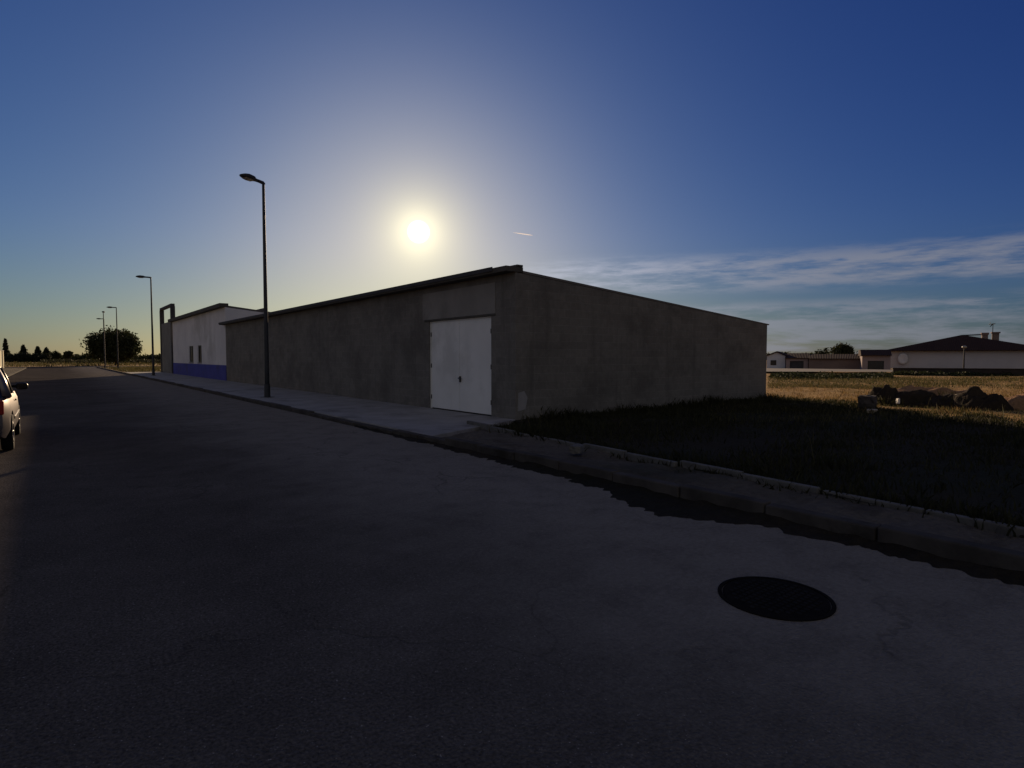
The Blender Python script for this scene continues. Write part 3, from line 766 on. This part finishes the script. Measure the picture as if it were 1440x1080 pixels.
# bluish white gabled house
z=84; x0,W=front(1078,1104,z)
h1=thing('gabled_house','small bluish white gabled house right behind the warehouse corner','house',(*C(x0,z),0),FA,'houses across the field')
MB().prism([(0,-0.1),(W,-0.1),(W,1.75),(W/2+0.1,2.25),(0,1.75)],'y',0,7).build('wall',M['blue_white'],h1)
MB().prism([(-0.2,1.70),(W/2+0.1,2.29),(W+0.25,1.70),(W+0.25,1.80),(W/2+0.1,2.42),(-0.2,1.80)],'y',-0.25,7.2).build('roof',M['terracotta'],h1)
wd=MB().box(0.5,1.25,-0.03,-0.002,0.45,1.15).build('window',M['dark_metal'],h1); MB().box(0.56,1.19,-0.045,-0.031,0.51,1.09).build('pane',M['pane'],wd)
# garage house
z=82; x0,W=front(1105,1136,z)
h2=thing('garage_house','low house with wide grey garage door beside the bluish gable','house',(*C(x0,z),0),FA,'houses across the field')
house_box(h2,W,6.5,1.45,M['mauve'],[(0.5,2.2,0.0,1.05)]); opening(h2,'garage_door',0.5,2.2,0.0,1.05,M['bare_concrete'])
MB().prism([(-0.3,1.40),(-0.3,1.47),(3.0,2.15),(6.8,1.47),(6.8,1.40),(3.0,2.05)],'x',-0.1,W+0.1).build('roof',M['terracotta'],h2)
# long umber house
z=80; x0,W=front(1137,1211,z)
h3=thing('long_house','long windowless reddish brown house at the middle of the far row','house',(*C(x0,z),0),FA,'houses across the field')
house_box(h3,W,7,1.38,M['umber'])
MB().prism([(-0.3,1.33),(-0.3,1.40),(3.2,2.0),(7.3,1.40),(7.3,1.33),(3.2,1.9)],'x',0.02,W-0.02).build('roof',M['terracotta'],h3)
# house with dark opening
z=73; x0,W=front(1212,1252,z)
h4=thing('corner_house','brown house with square black garage opening next to the big white house','house',(*C(x0,z),0),FA,'houses across the field')
house_box(h4,W,7,1.80,M['mauve'],[(0.6,2.3,0.0,1.12)]); opening(h4,'garage_door',0.6,2.3,0.0,1.12,M['pane'])
MB().prism([(-0.35,1.74),(-0.35,1.82),(1.6,2.52),(6.2,2.52),(7.3,1.82),(7.3,1.74)],'x',-0.15,W+0.1).build('roof',M['terracotta'],h4)
# big white hip-roofed house
PH=R(31.5); z=84; E=2.40; x0=(1249-720)/830*z; cc,ss=math.cos(PH),math.sin(PH)
def ulocal(px, v):
    k=(px-720)/830; return (k*z+k*v*cc-x0-v*ss)/(cc+k*ss)
def dist(u, v): return z-u*ss+v*cc
ax=ulocal(1351,3.2); W=2*ax; az=1.6+31/830*dist(ax,3.2)
h5=thing('white_house','big white house under a wide dark hipped roof with two chimneys','house',(*C(x0,z),0),-YAW-PH)
MB().box(0,W,0,15,-0.1,E).build('wall',M['house_white'],h5)
mb=MB(); o=0.7
mb.add([(-o,-o,E),(W+o,-o,E),(W+o,15+o,E),(-o,15+o,E),(-o,-o,E+.12),(W+o,-o,E+.12),(W+o,15+o,E+.12),(-o,15+o,E+.12),(ax,3.2,az),(ax,11.8,az)],
       [(0,3,2,1),(0,1,5,4),(1,2,6,5),(2,3,7,6),(3,0,4,7),(4,5,8),(5,6,9,8),(6,7,9),(7,4,8,9)])
rf=mb.build('roof',M['terracotta'],h5)
v=5.0
xa=ulocal(1383,v); d_=dist(xa,v); MB().box(xa-0.33,xa+0.33,v-.35,v+.35,2.8,1.6+31/830*d_).box(xa-0.42,xa+0.42,v-.44,v+.44,1.6+31/830*d_+.002,1.6+34/830*d_).build('chimney',M['umber'],rf)
MB().tube([(ax+0.1,v-.1,az-0.04),(xa-0.3,v,1.6+31.5/830*d_)],[0.08,0.08],8).build('flue_pipe',M['dark_metal'],rf)
xb=ulocal(1398,v); d_=dist(xb,v); MB().box(xb-0.36,xb+0.36,v-.35,v+.35,2.8,1.6+33/830*d_).box(xb-0.48,xb+0.48,v-.47,v+.47,1.6+33/830*d_+.002,1.6+35/830*d_).build('chimney',M['umber'],rf)
xc=ulocal(1394,v-.42); zt=1.6+47/830*d_
mb=MB().tube([(xc,v-.42,1.6+20/830*d_),(xc,v-.42,zt)],[0.05,0.04],7).tube([(xc-0.45,v-.42,zt-0.12),(xc+0.25,v-.42,zt-0.05)],[0.04,0.04],6)
for k in np.linspace(-0.42,0.2,6): mb.tube([(xc+k,v-.77,zt-0.1),(xc+k,v-.07,zt-0.1)],[0.025,0.025],5)
mb.tube([(xc-0.3,v-.42,zt-0.1),(xc-0.3,v-.42,zt+0.2)],[0.02,0.02],5).tube([(xc-0.3,v-.47,zt-0.45),(xc-0.05,v-.44,zt-0.12)],[0.05,0.08],6)
mb.build('antenna',M['dark_metal'],rf)
# pale rounded disc on the front wall
dx_=ulocal(1269,0)
mb=MB(); mb.loft([[ (dx_+r*0.60*math.cos(t), -0.35-q, 1.35+r*0.78*math.sin(t)) for t in np.linspace(0,2*math.pi,22,False)] for r,q in ((0.15,-0.16),(0.6,-0.1),(1.0,0.0),(1.0,0.02),(0.6,-0.06),(0.12,-0.12))])
mb.tube([(dx_,-0.2,1.35),(dx_,0.0,1.35)],[0.05,0.05],7)
mb.build('pale_disc',M['whitewash'],h5,smooth=True)
# dark low wall before it
lw=thing('garden_wall','low black stone wall in front of the big white house','wall',(*C(32.6,50.5),0),FA-R(-4))
MB().box(0,34,0,0.35,-0.1,0.60).build('wall',M['dark_wall'],lw)
MB().box(-0.04,34,-0.04,0.39,0.603,0.68).build('coping',M['dark_wall'],lw,bevel=0.015)
hedge('garden_wall_scrub','dark scrub growing along the foot of the low black wall',1255,1560,48.0,0.26,1700,M['leaf_dark'],1.2,size=0.09)
hedge('street_edge_scrub','dark weeds along the near edge of the side street',1085,1255,42.5,0.30,1700,M['leaf_dark'],3.0,size=0.09)
# lamp before the house
gl=thing('garden_lamp','short thin lamp post in front of the white house wall','lamp post',(*place(1355,72),0))
MB().tube([(0,0,-0.1),(0,0,2.65)],[0.10,0.07],10).build('pole',M['dark_metal'],gl)
mb=MB(); mb.loft([rc(0.05,2.64,14),rc(0.22,2.70,14),rc(0.26,2.84,14),rc(0.18,2.95,14),rc(0.04,2.98,14)]); mb.build('lamp_head',M['lens'],gl,smooth=True)
tree('field_tree','bushy dark tree above the roofs of the far row','tree',place(1186,118),4.35,2.3,M['leaf_dark'],190,20,0.2,1.2)
tree('roof_shrub','low rounded dark tree left of the bushy tree, just clearing the roofs','tree',place(1155,125),3.0,1.9,M['leaf_dark'],130,18,0.2,0.8)
# palm
pm=thing('palm_tree','small single palm rising above the far roofs','palm tree',(*place(1161,140),0))
MB().tube([(0,0,-0.1),(0.06,0,1.8),(0.0,0,3.55)],[0.2,0.15,0.13],8).build('trunk',M['bark'],pm)
mb=MB()
for k in range(26):
    a=2*math.pi*k/26*2.4; e=random.uniform(-0.5,1.2); Ln=random.uniform(0.75,1.05); pr=None
    pts=[]
    for s in range(6):
        t=s/5; r=Ln*t*math.cos(e*(1-0.3*t)); zz=3.5+Ln*(math.sin(e)*t-0.55*t*t)
        pts.append((r*math.cos(a),r*math.sin(a),zz))
    ww=[0.04,0.12,0.15,0.13,0.09,0.02]
    vs=[]
    for p_,q in zip(pts,ww): vs+= [(p_[0]-math.sin(a)*q,p_[1]+math.cos(a)*q,p_[2]-0.04),(p_[0],p_[1],p_[2]),(p_[0]+math.sin(a)*q,p_[1]-math.cos(a)*q,p_[2]-0.04)]
    fs=[]
    for s in range(5):
        b=s*3; fs+=[(b,b+1,b+4,b+3),(b+1,b+2,b+5,b+4)]
    mb.add(vs,fs)
mb.build('crown',M['leaf_dark'],pm)
# isolated upright weed by the side street
weeds('tall_weed','single upright weed clump at the edge of the side street',[place(1159,46)],0.12,0.75,120,M['grass_dark'])

# ------------------------------------------------------------------ vapour trail
cm,cnt,cbs,cout=new_mat('vapour')
tr=node(cnt,'ShaderNodeBsdfTranslucent'); tr.inputs[0].default_value=(0.9,0.9,0.92,1)
tp=node(cnt,'ShaderNodeBsdfTransparent'); mx=node(cnt,'ShaderNodeMixShader')
mx.inputs[0].default_value=0.35
cnt.links.new(tp.outputs[0],mx.inputs[1]); cnt.links.new(tr.outputs[0],mx.inputs[2]); cnt.links.new(mx.outputs[0],cout.inputs[0])
def skyp(px,py,dist):
    d=Vector(((px-720)/830,1,-(py-540)/830)); p=R(2.62)
    y=d.y*math.cos(p)+d.z*math.sin(p); zz=-d.y*math.sin(p)+d.z*math.cos(p)
    wx,wy=C(d.x,y); v=Vector((wx,wy,zz)).normalized()*dist
    return Vector((v.x,v.y,v.z+1.6))
a=skyp(722,327,3000); b=skyp(749,331,3000)
ct=MB().tube([a,a.lerp(b,0.35),a.lerp(b,0.8),b],[0.6,2.6,2.8,0.8],8).build('vapour_trail',cm)
tag(ct,'short white vapour trail in the sky right of the sun','vapour trail')

# ------------------------------------------------------------------ sky, sun
SUN_EL=R(11.7); SUN_AZ=R(38-8.9)
S=Vector((math.sin(SUN_AZ)*math.cos(SUN_EL),math.cos(SUN_AZ)*math.cos(SUN_EL),math.sin(SUN_EL)))
wld=bpy.data.worlds.new('World'); scene.world=wld; wld.use_nodes=True
nt=wld.node_tree
for n in list(nt.nodes): nt.nodes.remove(n)
out=node(nt,'ShaderNodeOutputWorld'); bg=node(nt,'ShaderNodeBackground'); nt.links.new(bg.outputs[0],out.inputs[0])
sky=node(nt,'ShaderNodeTexSky',sky_type='NISHITA'); sky.sun_disc=False
sky.sun_elevation=SUN_EL; sky.sun_rotation=SUN_AZ; sky.altitude=200; sky.air_density=1.0; sky.dust_density=0.8; sky.ozone_density=3.0
tcs=node(nt,'ShaderNodeTexCoord').outputs['Generated']
def vdot(v):
    n=node(nt,'ShaderNodeVectorMath',operation='DOT_PRODUCT'); nt.links.new(tcs,n.inputs[0]); n.inputs[1].default_value=v; return n.outputs['Value']
ds=mth(nt,'MAXIMUM',vdot(S),0.0)
sepw=node(nt,'ShaderNodeSeparateXYZ'); nt.links.new(tcs,sepw.inputs[0])
# photographic contrast of the exposure: the sky colour is scaled, then each channel given its own slope
sp=node(nt,'ShaderNodeSeparateColor'); nt.links.new(sky.outputs[0],sp.inputs[0])
cb=node(nt,'ShaderNodeCombineColor')
for i,(k,g) in enumerate(((0.95,1.40),(0.94,1.30),(1.17,1.02))):
    v=mth(nt,'MULTIPLY',mth(nt,'POWER',mth(nt,'MULTIPLY',sp.outputs[i],0.05),g),k)
    v=mth(nt,'DIVIDE',v,mth(nt,'MULTIPLY_ADD',v,1.0,1.0))      # soft shoulder near the sun
    nt.links.new(mth(nt,'MULTIPLY',v,10.0),cb.inputs[i])
col=cb.outputs[0]
# warm dust low over the horizon
sz=node(nt,'ShaderNodeSeparateXYZ'); nt.links.new(tcs,sz.inputs[0])
col=mixc(nt,maprange(nt,sz.outputs['Z'],0.20,-0.02),col,(0.88,0.96,0.69),'MULTIPLY')
# lens veil put into the sky colour: paler, more violet upper left, deeper right
lf=(-Vector((*C(1,0),0))*0.75+Vector((0,0,0.66))).normalized()
col=mixc(nt,1.0,col,mixc(nt,maprange(nt,vdot(lf),-0.45,0.75),(0.80,0.87,1.0),(1.28,1.30,1.20)),'MULTIPLY')
# cirrus bands low on the right: noise stretched along the horizon
mp=node(nt,'ShaderNodeMapping'); mp.inputs['Scale'].default_value=(3.4,3.4,24.0); mp.inputs['Rotation'].default_value=(0,0,R(20)); nt.links.new(tcs,mp.inputs['Vector'])
cn=noise(nt,mp.outputs[0],1.9,9,0.62)
mp2=node(nt,'ShaderNodeMapping'); mp2.inputs['Scale'].default_value=(5,5,40.0); nt.links.new(tcs,mp2.inputs['Vector'])
cn2=noise(nt,mp2.outputs[0],3.0,8,0.65)
zel=sepw.outputs['Z']
b1=mth(nt,'MULTIPLY',maprange(nt,zel,0.092,0.118),maprange(nt,zel,0.172,0.138))
b2=mth(nt,'MULTIPLY',maprange(nt,zel,-0.02,0.0),maprange(nt,zel,0.092,0.072))
band=mth(nt,'ADD',b1,mth(nt,'MULTIPLY',b2,0.85))
rt=Vector((*C(0.62,0.78),0)).normalized()
side=maprange(nt,vdot(rt),0.74,0.88)
cl=mth(nt,'MULTIPLY',mth(nt,'MULTIPLY',band,side),maprange(nt,mth(nt,'ADD',mth(nt,'MULTIPLY',cn,0.65),mth(nt,'MULTIPLY',cn2,0.35)),0.40,0.60))
CLOUD=(2.3,2.4,2.9)
csc=node(nt,'ShaderNodeVectorMath',operation='SCALE'); csc.inputs[0].default_value=CLOUD
nt.links.new(mth(nt,'MULTIPLY_ADD',mth(nt,'POWER',ds,14.0),2.2,0.95),csc.inputs['Scale'])
col=mixc(nt,mth(nt,'MULTIPLY',cl,0.75),col,csc.outputs[0])
def glow(power,c):
    n=node(nt,'ShaderNodeVectorMath',operation='SCALE'); n.inputs[0].default_value=c
    nt.links.new(mth(nt,'POWER',ds,power),n.inputs['Scale']); return n.outputs[0]
def addc(a,b):
    n=node(nt,'ShaderNodeVectorMath',operation='ADD'); nt.links.new(a,n.inputs[0]); nt.links.new(b,n.inputs[1]); return n.outputs[0]
BACK_FILL=(2.75,2.55,2.35)
# added unseen light for the shaded walls, veil over the half of the sky behind the viewer
fwd=Vector((*C(0,1),0))
back=(-fwd*0.97+Vector((0,0,0.24))).normalized()
vn=noise(nt,tcs,2.5,8,0.6)
back_fill=mth(nt,'MULTIPLY',maprange(nt,vdot(back),0.1,0.6),maprange(nt,vn,0.3,0.7,0.65,1.0))
col=mixc(nt,mth(nt,'MULTIPLY',back_fill,0.9),col,BACK_FILL)
GLOWS=[(1700,(4.4,4.0,2.4)),(380,(3.4,2.9,1.1)),(60,(0.3,0.2,0.0))]
for p_,c_ in GLOWS: col=addc(col,glow(p_,c_))
n=node(nt,'ShaderNodeVectorMath',operation='SCALE'); n.inputs[0].default_value=(40,39,34)
nt.links.new(maprange(nt,ds,math.cos(R(1.1)),math.cos(R(0.3))),n.inputs['Scale']); col=addc(col,n.outputs[0])
nt.links.new(col,bg.inputs['Color']); bg.inputs['Strength'].default_value=0.1

sl=bpy.data.lights.new('sun','SUN'); sl.energy=4.6; sl.angle=R(0.53); sl.color=(1.0,0.72,0.45)
so=bpy.data.objects.new('sun',sl); COL.objects.link(so); so.rotation_euler=(-S).to_track_quat('-Z','Y').to_euler()

# ------------------------------------------------------------------ camera
cd=bpy.data.cameras.new('camera'); cd.sensor_width=36; cd.lens=36*830/1440; cd.clip_end=9000; cd.clip_start=0.05
co=bpy.data.objects.new('camera',cd); COL.objects.link(co); co.location=(0,0,1.6)
co.rotation_euler=(R(90-2.62),0,-YAW); scene.camera=co

scene.view_settings.view_transform='Standard'; scene.view_settings.look='None'
scene.view_settings.exposure=0.0; scene.view_settings.gamma=1.0
scene.render.engine='CYCLES'
